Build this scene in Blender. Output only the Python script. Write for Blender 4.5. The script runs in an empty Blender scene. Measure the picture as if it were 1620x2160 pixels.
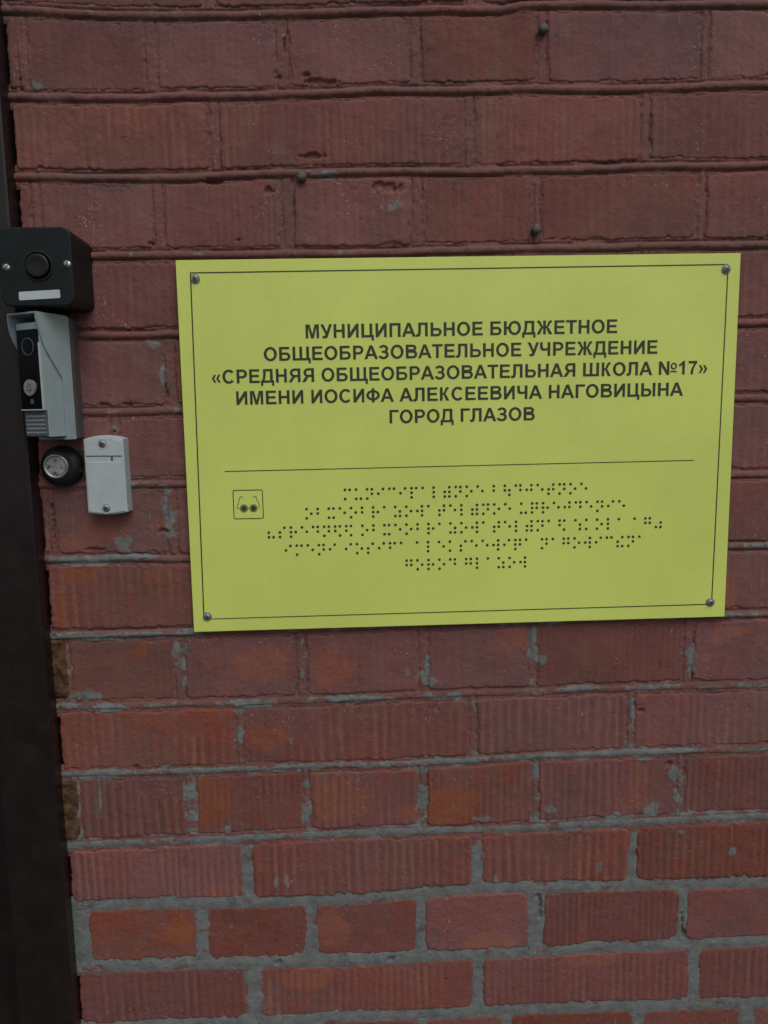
import bpy, math, random
import numpy as np
random.seed(7)
scene = bpy.context.scene
C = scene.collection

# ------------------------------------------------------------------ camera
Z0 = 1.60                                    # height of the sign's centre above the ground
yaw, pitch, roll = 0.03117, 0.13299, -0.01806
cy, sy, cp, sp = math.cos(yaw), math.sin(yaw), math.cos(pitch), math.sin(pitch)
fwd = np.array([sy*cp, cy*cp, -sp]); rgt = np.array([cy, -sy, 0.0]); upv = np.cross(rgt, fwd)
cr, sr = math.cos(roll), math.sin(roll)
r2 = rgt*cr + upv*sr; u2 = -rgt*sr + upv*cr
from mathutils import Matrix, Vector
cam = bpy.data.cameras.new('camera'); camo = bpy.data.objects.new('camera', cam); C.objects.link(camo)
camo.matrix_world = Matrix(((r2[0], u2[0], -fwd[0], -0.11204), (r2[1], u2[1], -fwd[1], -0.84306),
                            (r2[2], u2[2], -fwd[2], Z0 + 0.04147), (0, 0, 0, 1)))
cam.sensor_fit = 'HORIZONTAL'; cam.sensor_width = 36.0; cam.lens = 36.0
cam.clip_start = 0.02; cam.clip_end = 500.0
scene.camera = camo

# ------------------------------------------------------------------ sky, sun, exposure
SUN_EL, SUN_AZ = math.radians(52), math.radians(22)      # azimuth measured from the wall's normal towards the right
world = bpy.data.worlds.new('World'); scene.world = world; world.use_nodes = True
wn = world.node_tree.nodes; wl = world.node_tree.links
bg = wn['Background']
sky = wn.new('ShaderNodeTexSky'); sky.sky_type = 'NISHITA'; sky.sun_disc = False
sky.sun_elevation = SUN_EL; sky.sun_rotation = math.pi - SUN_AZ
sky.air_density = 1.0; sky.dust_density = 4.0; sky.ozone_density = 1.0
hs = wn.new('ShaderNodeHueSaturation'); hs.inputs['Saturation'].default_value = 0.6
wl.new(sky.outputs[0], hs.inputs['Color']); wl.new(hs.outputs[0], bg.inputs['Color'])
bg.inputs['Strength'].default_value = 0.12
sl = bpy.data.lights.new('sun', 'SUN'); slo = bpy.data.objects.new('sun', sl); C.objects.link(slo)
sl.energy = 1.1; sl.angle = math.radians(35); sl.color = (1.0, 0.98, 0.95)
sdir = Vector((math.sin(SUN_AZ)*math.cos(SUN_EL), -math.cos(SUN_AZ)*math.cos(SUN_EL), math.sin(SUN_EL)))
slo.rotation_euler = sdir.to_track_quat('Z', 'Y').to_euler(); slo.location = (1, -3, 5)
scene.view_settings.view_transform = 'Standard'; scene.view_settings.look = 'None'
scene.view_settings.gamma = 1.0; scene.view_settings.use_curve_mapping = False
scene.view_settings.exposure = -0.58

# ------------------------------------------------------------------ noise on arrays
def _hash(ix, iy, s):
    h = (ix.astype(np.int64)*374761393 + iy.astype(np.int64)*668265263 + s*1442695041) & 0xffffffff
    h = ((h ^ (h >> 13))*1274126177) & 0xffffffff
    h = h ^ (h >> 16)
    return (h & 0xffffff)/float(0xffffff)
def vnoise(x, y, s=0):
    ix = np.floor(x); iy = np.floor(y); fx = x-ix; fy = y-iy
    fx = fx*fx*(3-2*fx); fy = fy*fy*(3-2*fy)
    a = _hash(ix, iy, s); b = _hash(ix+1, iy, s); c = _hash(ix, iy+1, s); d = _hash(ix+1, iy+1, s)
    return (a*(1-fx)+b*fx)*(1-fy) + (c*(1-fx)+d*fx)*fy
def fbm(x, y, s=0, o=4):
    t = 0; a = 0.5; n = 0
    for k in range(o):
        t = t + a*vnoise(x*2**k + 17.3*k, y*2**k - 9.1*k, s+k); n += a; a *= 0.5
    return t/n - 0.5                          # about -0.5 .. 0.5
def sstep(a, b, x):
    t = np.clip((x-a)/(b-a), 0, 1); return t*t*(3-2*t)

# ------------------------------------------------------------------ mesh helpers (u right, w out of the wall, v up; millimetres)
def W(u, w, v): return (u*0.001, -w*0.001, Z0 + v*0.001)
def tag(o, label=None, cat=None, group=None, kind=None):
    if label: o['label'] = label
    if cat: o['category'] = cat
    if group: o['group'] = group
    if kind: o['kind'] = kind
    return o
def thing(name, u, w, v, label, cat, group=None):
    o = bpy.data.objects.new(name, None); C.objects.link(o); o.location = W(u, w, v)
    o.empty_display_size = 0.02
    return tag(o, label, cat, group)
def link_mesh(name, me, mat, parent):
    me.materials.append(mat)
    o = bpy.data.objects.new(name, me); C.objects.link(o)
    if parent: o.parent = parent
    return o
class MB:
    """collects faces in wall millimetres"""
    def __init__(s): s.v = []; s.f = []; s.sm = []
    def add(s, verts, faces, smooth=False):
        n = len(s.v); s.v += list(verts); s.f += [tuple(i+n for i in f) for f in faces]; s.sm += [smooth]*len(faces)
    def box(s, u0, u1, w0, w1, v0, v1):
        s.add([(u0,w0,v0),(u1,w0,v0),(u1,w1,v0),(u0,w1,v0),(u0,w0,v1),(u1,w0,v1),(u1,w1,v1),(u0,w1,v1)],
              [(0,1,2,3),(7,6,5,4),(0,4,5,1),(1,5,6,2),(2,6,7,3),(3,7,4,0)])
    def prism(s, pts, w0, w1, inset=0.0, smooth=False):
        """outline pts (u,v) extruded from w0 to w1, last edge bevelled by inset"""
        s.loops([(w0, 0.0), (w1-inset, 0.0), (w1, inset)] if inset > 0 else [(w0, 0.0), (w1, 0.0)], pts, smooth)
    def loops(s, prof, pts, smooth=False, cap=True):
        p = np.array(pts, float); n = len(p)
        a = sum(p[i][0]*p[(i+1) % n][1]-p[(i+1) % n][0]*p[i][1] for i in range(n))
        if a < 0: p = p[::-1]
        nx = np.roll(p, -1, 0); pv = np.roll(p, 1, 0)
        e1 = p-pv; e2 = nx-p
        n1 = np.stack([-e1[:,1], e1[:,0]], 1); n2 = np.stack([-e2[:,1], e2[:,0]], 1)
        n1 /= np.linalg.norm(n1, axis=1)[:,None]+1e-9; n2 /= np.linalg.norm(n2, axis=1)[:,None]+1e-9
        nn = n1+n2; nn /= np.maximum((nn*n1).sum(1)[:,None], 0.3)
        vs = []; fs = []
        for w, ins in prof:
            q = p + nn*ins
            vs += [(a_, w, b_) for a_, b_ in q]
        for k in range(len(prof)-1):
            for i in range(n):
                j = (i+1) % n; fs.append((k*n+i, k*n+j, (k+1)*n+j, (k+1)*n+i))
        base = len(s.v)
        s.add(vs, fs, smooth)
        if cap:
            s.f.append(tuple(base+(len(prof)-1)*n+i for i in range(n))); s.sm.append(False)
            s.f.append(tuple(base+n-1-i for i in range(n))); s.sm.append(False)
    def build(s, name, mat, parent, origin=None, auto=None):
        off = parent.location if parent and parent.type == 'EMPTY' else Vector((0, 0, 0))
        par = parent
        if parent and parent.type != 'EMPTY':
            off = parent.matrix_world_off if hasattr(parent, 'matrix_world_off') else Vector(parent.get('_off', (0, 0, 0)))
        me = bpy.data.meshes.new(name)
        me.from_pydata([tuple(a-b for a, b in zip(W(*q), off)) for q in s.v], [], s.f)
        me.polygons.foreach_set('use_smooth', s.sm); me.update()
        o = link_mesh(name, me, mat, par)
        o['_off'] = tuple(off)
        return o
def arc(cx, cy_, r, a0, a1, n):
    return [(cx+r*math.cos(math.radians(a0+(a1-a0)*i/n)), cy_+r*math.sin(math.radians(a0+(a1-a0)*i/n))) for i in range(n+1)]
def rrect(u0, u1, v0, v1, r, n=6):
    return arc(u1-r, v1-r, r, 0, 90, n)+arc(u0+r, v1-r, r, 90, 180, n)+arc(u0+r, v0+r, r, 180, 270, n)+arc(u1-r, v0+r, r, 270, 360, n)
def circle(cx, cy_, r, n=32): return arc(cx, cy_, r, 0, 360, n)[:-1]

# ------------------------------------------------------------------ materials
def mat_new(name):
    m = bpy.data.materials.new(name); m.use_nodes = True
    return m, m.node_tree, m.node_tree.nodes['Principled BSDF']
def N(t, typ, **kw):
    n = t.nodes.new(typ)
    for k, v in kw.items(): setattr(n, k, v)
    return n
def val(t, sock, v):
    if hasattr(v, 'is_linked') or isinstance(v, bpy.types.NodeSocket): t.links.new(v, sock)
    else: sock.default_value = v
def math_(t, op, a, b=None, c=None, clamp=False):
    n = N(t, 'ShaderNodeMath', operation=op, use_clamp=clamp)
    val(t, n.inputs[0], a)
    if b is not None: val(t, n.inputs[1], b)
    if c is not None: val(t, n.inputs[2], c)
    return n.outputs[0]
def mixc(t, f, a, b, bt='MIX'):
    n = N(t, 'ShaderNodeMix', data_type='RGBA', blend_type=bt)
    val(t, n.inputs[0], f)
    for s_, v in ((n.inputs[6], a), (n.inputs[7], b)):
        if isinstance(v, tuple): s_.default_value = (*v, 1)
        else: t.links.new(v, s_)
    return n.outputs[2]
def noise(t, vec, scale, detail=4, rough=0.55, stretch=None):
    if stretch:
        m = N(t, 'ShaderNodeMapping'); m.inputs['Scale'].default_value = stretch; t.links.new(vec, m.inputs['Vector']); vec = m.outputs[0]
    n = N(t, 'ShaderNodeTexNoise'); n.inputs['Scale'].default_value = scale; n.inputs['Detail'].default_value = detail
    n.inputs['Roughness'].default_value = rough; t.links.new(vec, n.inputs['Vector']); return n.outputs['Fac']
def attr(t, name):
    n = N(t, 'ShaderNodeAttribute'); n.attribute_name = name; return n.outputs['Fac']
def ramp(t, x, a, b):
    n = N(t, 'ShaderNodeMapRange', interpolation_type='SMOOTHSTEP')
    val(t, n.inputs[0], x); n.inputs[1].default_value = a; n.inputs[2].default_value = b
    return n.outputs[0]
def bump(t, h, dist, strength=1.0, prev=None):
    n = N(t, 'ShaderNodeBump'); n.inputs['Distance'].default_value = dist; n.inputs['Strength'].default_value = strength
    t.links.new(h, n.inputs['Height'])
    if prev is not None: t.links.new(prev, n.inputs['Normal'])
    return n.outputs[0]

def masonry(kind):
    m, t, p = mat_new(kind)
    pos = N(t, 'ShaderNodeNewGeometry').outputs['Position']
    rnd = N(t, 'ShaderNodeObjectInfo').outputs['Random']
    big = noise(t, pos, 14, 3); med = noise(t, pos, 60, 4, 0.6); fine = noise(t, pos, 260, 4, 0.65); grit = noise(t, pos, 900, 2, 0.6)
    streak = noise(t, pos, 40, 3, 0.6, (1, 1, 0.16))
    # weathered red-brown masonry paint
    paint = mixc(t, ramp(t, big, 0.35, 0.68), PAINT_A, PAINT_B)
    paint = mixc(t, math_(t, 'MULTIPLY', ramp(t, streak, 0.48, 0.70), 0.45), paint, PAINT_C)
    olive = noise(t, pos, 7, 4, 0.6)
    paint = mixc(t, math_(t, 'MULTIPLY', ramp(t, olive, 0.45, 0.62), 0.45), paint, (0.160, 0.092, 0.078))
    worn = noise(t, pos, 130, 5, 0.7)
    paint = mixc(t, math_(t, 'MULTIPLY', ramp(t, worn, 0.55, 0.72), 0.35), paint, (0.22, 0.095, 0.066))
    paint = mixc(t, math_(t, 'MULTIPLY', ramp(t, worn, 0.44, 0.30), 0.4), paint, (0.11, 0.050, 0.046))
    dust = math_(t, 'MULTIPLY', ramp(t, math_(t, 'ADD', med, math_(t, 'MULTIPLY', grit, 0.25)), 0.6, 0.85), 0.35)
    paint = mixc(t, dust, paint, (0.205, 0.135, 0.110))
    greym = mixc(t, ramp(t, med, 0.3, 0.7), MORTAR_A, MORTAR_B)
    greym = mixc(t, math_(t, 'MULTIPLY', ramp(t, grit, 0.58, 0.75), 0.5), greym, (0.11, 0.11, 0.10))
    hi = math_(t, 'ADD', math_(t, 'MULTIPLY', math_(t, 'SUBTRACT', fine, 0.5), 1.6), math_(t, 'MULTIPLY', math_(t, 'SUBTRACT', med, 0.5), 1.6))
    gm = ramp(t, math_(t, 'ADD', attr(t, 'grey'), hi), -0.04, 0.10)
    if kind == 'brick_face':
        clay = mixc(t, ramp(t, fine, 0.3, 0.7), CLAY_A, CLAY_B)
        clay = mixc(t, math_(t, 'MULTIPLY', ramp(t, med, 0.5, 0.8), 0.5), clay, CLAY_C)
        clay = mixc(t, math_(t, 'MULTIPLY', ramp(t, math_(t, 'ADD', attr(t, 'raw'), math_(t, 'MULTIPLY', hi, 0.9)), 0.2, 0.6), 0.42), clay, (0.31, 0.118, 0.058))
        cm = ramp(t, math_(t, 'ADD', attr(t, 'clay'), math_(t, 'MULTIPLY', hi, 1.3)), -0.25, 0.25)
        col = mixc(t, math_(t, 'MULTIPLY', cm, 0.85), paint, clay)
        rib = attr(t, 'rib')                    # >0 in the grooves, where pale dust sits; <0 on the worn ridges
        col = mixc(t, math_(t, 'MULTIPLY', math_(t, 'MAXIMUM', rib, 0.0), math_(t, 'MULTIPLY_ADD', ramp(t, streak, 0.3, 0.7), 0.6, 0.4)), col, (0.265, 0.125, 0.088))
        col = mixc(t, math_(t, 'MULTIPLY', math_(t, 'MAXIMUM', math_(t, 'MULTIPLY', rib, -1.0), 0.0), 0.8), col, (0.115, 0.042, 0.040))
        # each brick burnt a little differently
        h = N(t, 'ShaderNodeHueSaturation'); t.links.new(col, h.inputs['Color'])
        t.links.new(math_(t, 'MULTIPLY_ADD', rnd, 0.26, 0.87), h.inputs['Value'])
        r2_ = math_(t, 'FRACT', math_(t, 'MULTIPLY', rnd, 7.31))
        t.links.new(math_(t, 'MULTIPLY_ADD', r2_, 0.22, 0.88), h.inputs['Saturation'])
        t.links.new(math_(t, 'MULTIPLY_ADD', r2_, 0.012, 0.494), h.inputs['Hue'])
        col = mixc(t, math_(t, 'MULTIPLY', gm, 0.9), h.outputs[0], greym)
    else:
        jp = mixc(t, 0.18, paint, (0.185, 0.120, 0.098))
        col = mixc(t, gm, jp, greym)
    # lime specks and small dark-coloured pits
    sk = noise(t, pos, 520, 1, 0.5); sk2 = noise(t, pos, 22, 2)
    wm = math_(t, 'MULTIPLY', ramp(t, sk, 0.70, 0.73), ramp(t, sk2, 0.53, 0.64))
    scr = noise(t, pos, 420, 2, 0.5, (1, 1, 0.10)); scr2 = noise(t, pos, 17, 2)
    sm = math_(t, 'MULTIPLY', ramp(t, scr, 0.68, 0.72), ramp(t, scr2, 0.54, 0.64))
    col = mixc(t, math_(t, 'MULTIPLY', sm, 0.45), col, (0.34, 0.25, 0.20))
    crk = N(t, 'ShaderNodeTexVoronoi', feature='DISTANCE_TO_EDGE'); crk.inputs['Scale'].default_value = 34
    wob = N(t, 'ShaderNodeVectorMath', operation='ADD'); wn_ = N(t, 'ShaderNodeTexNoise'); wn_.inputs['Scale'].default_value = 90; wn_.inputs['Detail'].default_value = 4
    ws = N(t, 'ShaderNodeVectorMath', operation='SCALE'); ws.inputs['Scale'].default_value = 0.03
    t.links.new(pos, wn_.inputs['Vector']); t.links.new(wn_.outputs['Color'], ws.inputs[0]); t.links.new(ws.outputs[0], wob.inputs[0]); t.links.new(pos, wob.inputs[1]); t.links.new(wob.outputs[0], crk.inputs['Vector'])
    cmask = math_(t, 'MULTIPLY', ramp(t, crk.outputs['Distance'], 0.016, 0.004), ramp(t, noise(t, pos, 19, 2), 0.60, 0.68))
    col = mixc(t, math_(t, 'MULTIPLY', cmask, 0.75), col, (0.035, 0.022, 0.018))
    col = mixc(t, math_(t, 'MULTIPLY', wm, 0.75), col, (0.55, 0.47, 0.42))
    pk = noise(t, pos, 380, 1, 0.5, (1, 1, 1.7))
    pit = ramp(t, pk, 0.27, 0.235)
    col = mixc(t, math_(t, 'MULTIPLY', pit, 0.8), col, (0.03, 0.022, 0.02))
    t.links.new(col, p.inputs['Base Color'])
    p.inputs['Roughness'].default_value = 0.82; p.inputs['Specular IOR Level'].default_value = 0.3
    b1 = bump(t, med, 0.0016, 0.8); b2 = bump(t, fine, 0.0009, 0.9, b1); b3 = bump(t, math_(t, 'ADD', grit, math_(t, 'MULTIPLY', pit, -2.0)), 0.00025, 0.8, b2)
    t.links.new(b3, p.inputs['Normal'])
    return m
PAINT_A = (0.215, 0.084, 0.076); PAINT_B = (0.172, 0.064, 0.061); PAINT_C = (0.195, 0.102, 0.082)
CLAY_A = (0.250, 0.072, 0.050); CLAY_B = (0.195, 0.054, 0.042); CLAY_C = (0.255, 0.100, 0.057)
MORTAR_A = (0.135, 0.150, 0.144); MORTAR_B = (0.200, 0.217, 0.208)
M_BRICK = masonry('brick_face'); M_MORTAR = masonry('mortar')

def plain(name, col, rough=0.5, metal=0.0, var=0.15, scale=60, bmp=0.0, bscale=400, spec=0.5, dirt=None, coat=0.0):
    m, t, p = mat_new(name)
    pos = N(t, 'ShaderNodeNewGeometry').outputs['Position']
    n1 = noise(t, pos, scale, 5, 0.6)
    c = mixc(t, ramp(t, n1, 0.3, 0.7), tuple(x*(1-var) for x in col), tuple(min(1, x*(1+var)) for x in col))
    if dirt:
        dn = noise(t, pos, dirt[1], 5, 0.7); c = mixc(t, math_(t, 'MULTIPLY', ramp(t, dn, 0.5, 0.75), dirt[2]), c, dirt[0])
    t.links.new(c, p.inputs['Base Color'])
    t.links.new(math_(t, 'MULTIPLY_ADD', n1, 0.2, rough-0.1), p.inputs['Roughness'])
    p.inputs['Metallic'].default_value = metal; p.inputs['Specular IOR Level'].default_value = spec
    p.inputs['Coat Weight'].default_value = coat
    if bmp: t.links.new(bump(t, noise(t, pos, bscale, 3), bmp), p.inputs['Normal'])
    return m
M_SIGN = plain('yellow_sign_plastic', (0.70, 0.825, 0.178), 0.45, var=0.05, scale=6, bmp=0.00004, bscale=900, dirt=((0.45, 0.45, 0.14), 130, 0.10))
M_PRINT = plain('dark_lettering', (0.038, 0.046, 0.026), 0.5, var=0.1)
M_SCREW = plain('dull_zinc_screw', (0.30, 0.31, 0.31), 0.5, metal=0.6, var=0.3, scale=600, dirt=((0.08, 0.075, 0.07), 500, 0.4))
M_SCREWB = plain('bright_screw', (0.55, 0.56, 0.55), 0.3, metal=0.9, var=0.2, scale=500)
M_RECESS = plain('dark_recess', (0.012, 0.012, 0.012), 0.8)
M_BOX = plain('black_box_plastic', (0.006, 0.011, 0.012), 0.5, var=0.2, bmp=0.0001, bscale=1200, spec=0.3, dirt=((0.03, 0.03, 0.028), 90, 0.12))
M_BOXB = plain('black_button_plastic', (0.006, 0.006, 0.007), 0.3, var=0.1, spec=0.4)
M_LABEL = plain('blank_white_label', (0.50, 0.58, 0.60), 0.5, var=0.05)
M_SILVER = plain('silver_painted_shell', (0.33, 0.41, 0.45), 0.42, metal=0.2, var=0.06, bmp=0.00003, bscale=1500)
M_WEDGE = plain('grey_wedge_plastic', (0.095, 0.088, 0.095), 0.55, var=0.06)
M_GLASS = plain('gloss_black_panel', (0.002, 0.002, 0.003), 0.16, var=0.05, spec=0.18)
M_GRILLE = plain('dark_silver_grille', (0.10, 0.12, 0.135), 0.5, metal=0.2, var=0.06)
M_SLOT = plain('grille_slot_edge', (0.50, 0.55, 0.56), 0.45, var=0.05)
M_BELL = plain('brushed_bell_button', (0.42, 0.42, 0.43), 0.35, metal=0.5, var=0.1, scale=300)
M_READER = plain('pale_grey_plastic', (0.46, 0.535, 0.55), 0.5, var=0.04, dirt=((0.30, 0.34, 0.33), 80, 0.35))
M_KEYRING = plain('steel_ring', (0.42, 0.43, 0.43), 0.32, metal=0.85, var=0.1, scale=400)
M_KEYPAD = plain('worn_contact_pad', (0.42, 0.42, 0.40), 0.45, metal=0.3, var=0.2, scale=200, dirt=((0.03, 0.03, 0.03), 160, 1.6), bmp=0.0003, bscale=300)
M_KEYBASE = plain('black_rubber', (0.010, 0.011, 0.011), 0.55, var=0.2, bmp=0.0002)
M_FRAME = plain('dark_brown_metal_paint', (0.012, 0.009, 0.008), 0.36, var=0.15, scale=30, bmp=0.00006, bscale=700, dirt=((0.045, 0.038, 0.034), 40, 0.25))
M_FOAM = plain('aged_mounting_foam', (0.095, 0.048, 0.020), 0.85, var=0.6, scale=90, bmp=0.0012, bscale=250, dirt=((0.03, 0.018, 0.01), 130, 0.9))
M_NAIL = plain('grey_plug_head', (0.105, 0.105, 0.09), 0.7, var=0.3, scale=300, bmp=0.0002)
M_GROUND = plain('asphalt', (0.055, 0.054, 0.052), 0.9, var=0.3, scale=40, bmp=0.002, bscale=300)

# ------------------------------------------------------------------ ground
g = bpy.data.meshes.new('pavement'); g.from_pydata([(-150, -150, 0), (150, -150, 0), (150, 150, 0), (-150, 150, 0)], [], [(0, 1, 2, 3)])
tag(link_mesh('pavement', g, M_GROUND, None), kind='structure')

# ------------------------------------------------------------------ brick wall
wall = bpy.data.objects.new('brick_wall', None); C.objects.link(wall); wall.location = (0, 0, 0)
tag(wall, 'red brick wall with ribbed bricks, painted joints above and bare grey mortar below', 'wall')
BED = [  # centre lines of the bed joints (u, v), top to bottom
 [(-440,445),(-321,441),(-178,441),(-76,445),(45,446),(64,450),(311,450)],
 [(-457,363),(-325,362),(-180,365),(-78,367.5),(169,369),(325,372)],
 [(-451,285),(-281,285),(-109,288),(20,287.5),(324,292)],
 [(-384,206),(-236,206),(-56,207),(333,210)],
 [(-365,124),(326,128)], [(-370,43.5),(325,46)], [(-456,-33.5),(-303,-35.5),(323,-38)],
 [(-447,-116),(-317,-118),(333,-120)], [(-438,-203.5),(320,-199.5)],
 [(-417,-286),(-257,-286.5),(-90,-285),(129,-283.5),(352,-284)],
 [(-449,-367),(-288,-367),(-63,-367),(103,-363),(355,-363.5)],
 [(-442,-454.5),(-264,-451),(-65,-451),(160,-450),(345,-446.5)],
 [(-447,-530),(-323,-531),(-128,-534),(-9,-527),(190,-530),(349,-531)],
 [(-439,-608),(-271,-611),(-115,-614),(48,-611),(221,-610.5),(367,-609)],
 [(-300,-690),(-68,-689),(106,-688),(327,-691)]]
NB = len(BED)
def bed(k, u):
    """height of bed joint k along u; joints above and below the measured ones go on at the same pitch"""
    u = np.asarray(u, float)
    kk = min(max(k, 0), NB-1)
    xs, ys = zip(*BED[kk])
    y = np.interp(u, xs, ys) + 3.4*fbm(u/75.0, u*0+kk*3.7+0.3*k, 5, 4)
    return y + (kk-k)*81.5
HEAD = {1: [(-444,10),(-315,12),(-182,13),(-45,11),(86,10),(257,9)], 2: [(-254,10),(10.5,10),(196,9)],
 3: [(-442,9),(-316,11),(-181,12),(-45,11),(82,7),(259,8)], 4: [(-250,10),(14,10),(200,9)],
 5: [(-440,10),(-313,11),(-182,10),(-48,10),(86,10),(258,9)], 6: [(-375,9),(-240,10),(14,10),(200,10)],
 7: [(-450,5),(-319,10),(-185,10),(-46,10),(86,9),(259,9)], 8: [(-254,9),(14,10),(200,9)],
 9: [(-447,9),(-320,12),(-183,11),(-44,11),(82,9),(262,11)], 10: [(-256,8),(12,8),(197,8)],
 11: [(-447,8),(-315,12),(-182,8),(-46,9),(86,8),(258,9)], 12: [(-253,11),(17,11),(204,9)],
 13: [(-451,19),(-310,13),(-181,10),(-50,10),(88,19),(266,9)], 14: [(-252,12),(18,12),(283,12)],
 15: [(-310,11),(-181,11),(-50,11),(54,12),(216,13),(351,12)]}
UEND_L, UEND_R = -459.5, 640.0
def heads(k):
    if k in HEAD: h = list(HEAD[k])
    elif k % 2: h = [(-444,10),(-315,11),(-182,11),(-45,11),(86,10),(257,10)]
    else: h = [(-253,10),(12,10),(199,10)]
    while h[-1][0] < UEND_R-60:
        h.append((h[-1][0] + (131 if (k % 2) else 265), 10))
    return [x for x in h if x[0] < UEND_R-30]
def joint_style(k):
    """half width of bed joint k (mm), how much of a raised bead it has, level of the mortar"""
    if k <= 4: return 5.5, 1.0
    if k <= 8: return 5.4, 0.75
    if k <= 10: return 5.0, 0.35
    if k == 11: return 6.0, 0.12
    return 5.7, 0.0
RIB = {0:.3,1:.3,2:.75,3:.45,4:.5,5:.3,6:.5,7:.15,8:.9,9:.28,10:.95,11:.95,12:1.1,13:.1,14:1.15,15:.3}
def blob(u, v, F):
    r = np.full(u.shape, -1.0)
    for a, b, ra, rb in F:
        m = (np.abs(u-a) < ra*1.8) & (np.abs(v-b) < rb*1.8)
        if m.any():
            r[m] = np.maximum(r[m], 1-((u[m]-a)/ra)**2-((v[m]-b)/rb)**2)
    return r
def hole(u, v, F=None):
    n1 = fbm(u/6.0, v/6.0, 91, 3); n2 = fbm(u/2.2, v/2.2, 93, 2)
    return np.clip(blob(u, v, HOLE)-0.15+n1*1.6+n2*1.3, 0, 1)
GREY = [(-72, 251, 14.0, 7.4), (-134, 284, 24.8, 4.2), (-435, 375, 12.4, 8.1), (-406, -119, 49.2, 6.9), (-373, -101, 11.4, 11.6), (-323, -71, 7.2, 39.2), (-319, 83, 6.0, 27.4), (-329, 114, 12.5, 5.9), (-424, -273, 21.2, 7.8), (-404, -290, 20.2, 5.0), (-322, -221, 3.7, 7.7), (-310, -222, 3.7, 7.7), (-181, -216, 2.7, 5.5), (-182, -255, 2.7, 5.6), (-314, -261, 3.2, 6.7), (81, -220, 4.9, 12.3), (93, -247, 6.6, 6.7), (212, -365, 10.1, 8.2), (248, -389, 6.8, 11.8), (-256, -324, 3.8, 9.1), (-197, -336, 3.3, 6.9), (183, -444, 18.2, 9.6), (103, -429, 7.9, 5.3), (225, -434, 13.6, 8.4), (22, -438, 11.2, 4.2), (164, -502, 3.4, 12.1), (39, -511, 3.4, 10.9), (-208, -507, 3.3, 9.6), (-221, -510, 3.3, 8.4), (-62, -257, 2.2, 7.9), (-38, -269, 10.9, 5.6), (267, -250, 4.4, 17.0), (-419, -394, 2.7, 23.0), (-275, -440, 4.4, 5.9), (-239, -443, 5.5, 4.7), (324, -490, 5.8, 6.1), (260, -463, 5.7, 3.6), (-374, 25, 6.1, 6.1), (-380, -115, 31.1, 4.2), (199, -317, 2.8, 12.7), (-417, -206, 41.9, 3.8), (-349, -204, 36.9, 3.3), (314, -200, 22.1, 3.4), (140, -281, 22.1, 3.4), (-117, -287, 29.8, 2.8), (-236, -290, 21.5, 3.4), (290, -285, 16.8, 2.9), (-40, -251, 2.2, 19.6)]
CLAY = [(-334, 349, 4.8, 6.4), (-348, 329, 4.8, 5.5), (-223, -242, 40.1, 23.3), (-285, -209, 14.8, 7.7), (-363, -224, 9.5, 9.9), (-148, -249, 26.9, 25.0), (207, -399, 11.3, 29.4), (193, -422, 12.5, 13.1), (296, -231, 8.9, 6.8), (283, -248, 6.7, 5.7), (321, -221, 5.5, 5.6), (311, -252, 4.5, 4.5), (-403, -77, 25.7, 23.5), (-430, -100, 30.9, 13.2), (-428, -132, 25.9, 8.5), (-446, -170, 6.2, 26.8), (-295, -404, 32.7, 34.7), (209, -355, 22.5, 5.8), (58, -222, 27.2, 16.7), (-456, -632, 4.4, 36.9), (-152, -407, 49.6, 23.3), (-64, -424, 11.1, 11.8), (-336, -567, 16.7, 18.2), (-14, -420, 39.0, 23.5), (-278, -518, 33.3, 8.4), (308, -173, 7.7, 22.1), (-388, -75, 30.9, 26.1), (-187, -632, 34.1, 18.7), (-157, -571, 22.6, 24.5), (-331, -82, 15.5, 10.5), (310, -218, 27.7, 7.9), (30, -598, 34.5, 15.5), (158, -622, 40.7, 12.6), (-226, -332, 32.5, 14.2), (145, -590, 5.8, 31.0)]
HOLE = [(-374, -361, 5.4, 4.6), (-325, 218, 3.9, 2.9), (-233, 221, 4.5, 1.9), (244, -378, 5.1, 4.1), (-449, -58, 2.0, 7.3), (-448, -71, 1.5, 15.6), (-449, -89, 1.5, 10.5), (-317, 61, 2.0, 7.0), (-318, 70, 1.5, 5.0), (-186, 381, 4.4, 2.7), (-160, 383, 6.8, 2.7), (-147, 377, 14.6, 3.7), (-447, 372, 4.3, 3.6), (-448, 381, 2.4, 1.8), (89, -539, 3.4, 4.3), (93, -554, 2.9, 18.4), (266, -583, 2.3, 15.6), (268, -596, 2.9, 7.5), (-222, -613, 6.8, 4.3), (-87, -614, 5.1, 3.7), (-75, 271, 18.9, 5.7), (-153, 304, 19.7, 3.3), (-255, 279, 10.8, 3.3), (-199, 270, 6.9, 4.3), (-85, 272, 10.0, 5.7), (-376, 23, 2.0, 2.0), (-131, 376, 9.7, 2.3), (-434, -609, 2.8, 3.1), (-456, -203, 2.6, 2.7), (210, -311, 5.6, 2.9), (-179, 412, 1.9, 10.8), (-405, -106, 12.9, 2.1), (-329, -87, 7.2, 2.6), (-384, 52, 7.1, 2.0), (-362, 52, 9.1, 2.0)]

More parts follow.
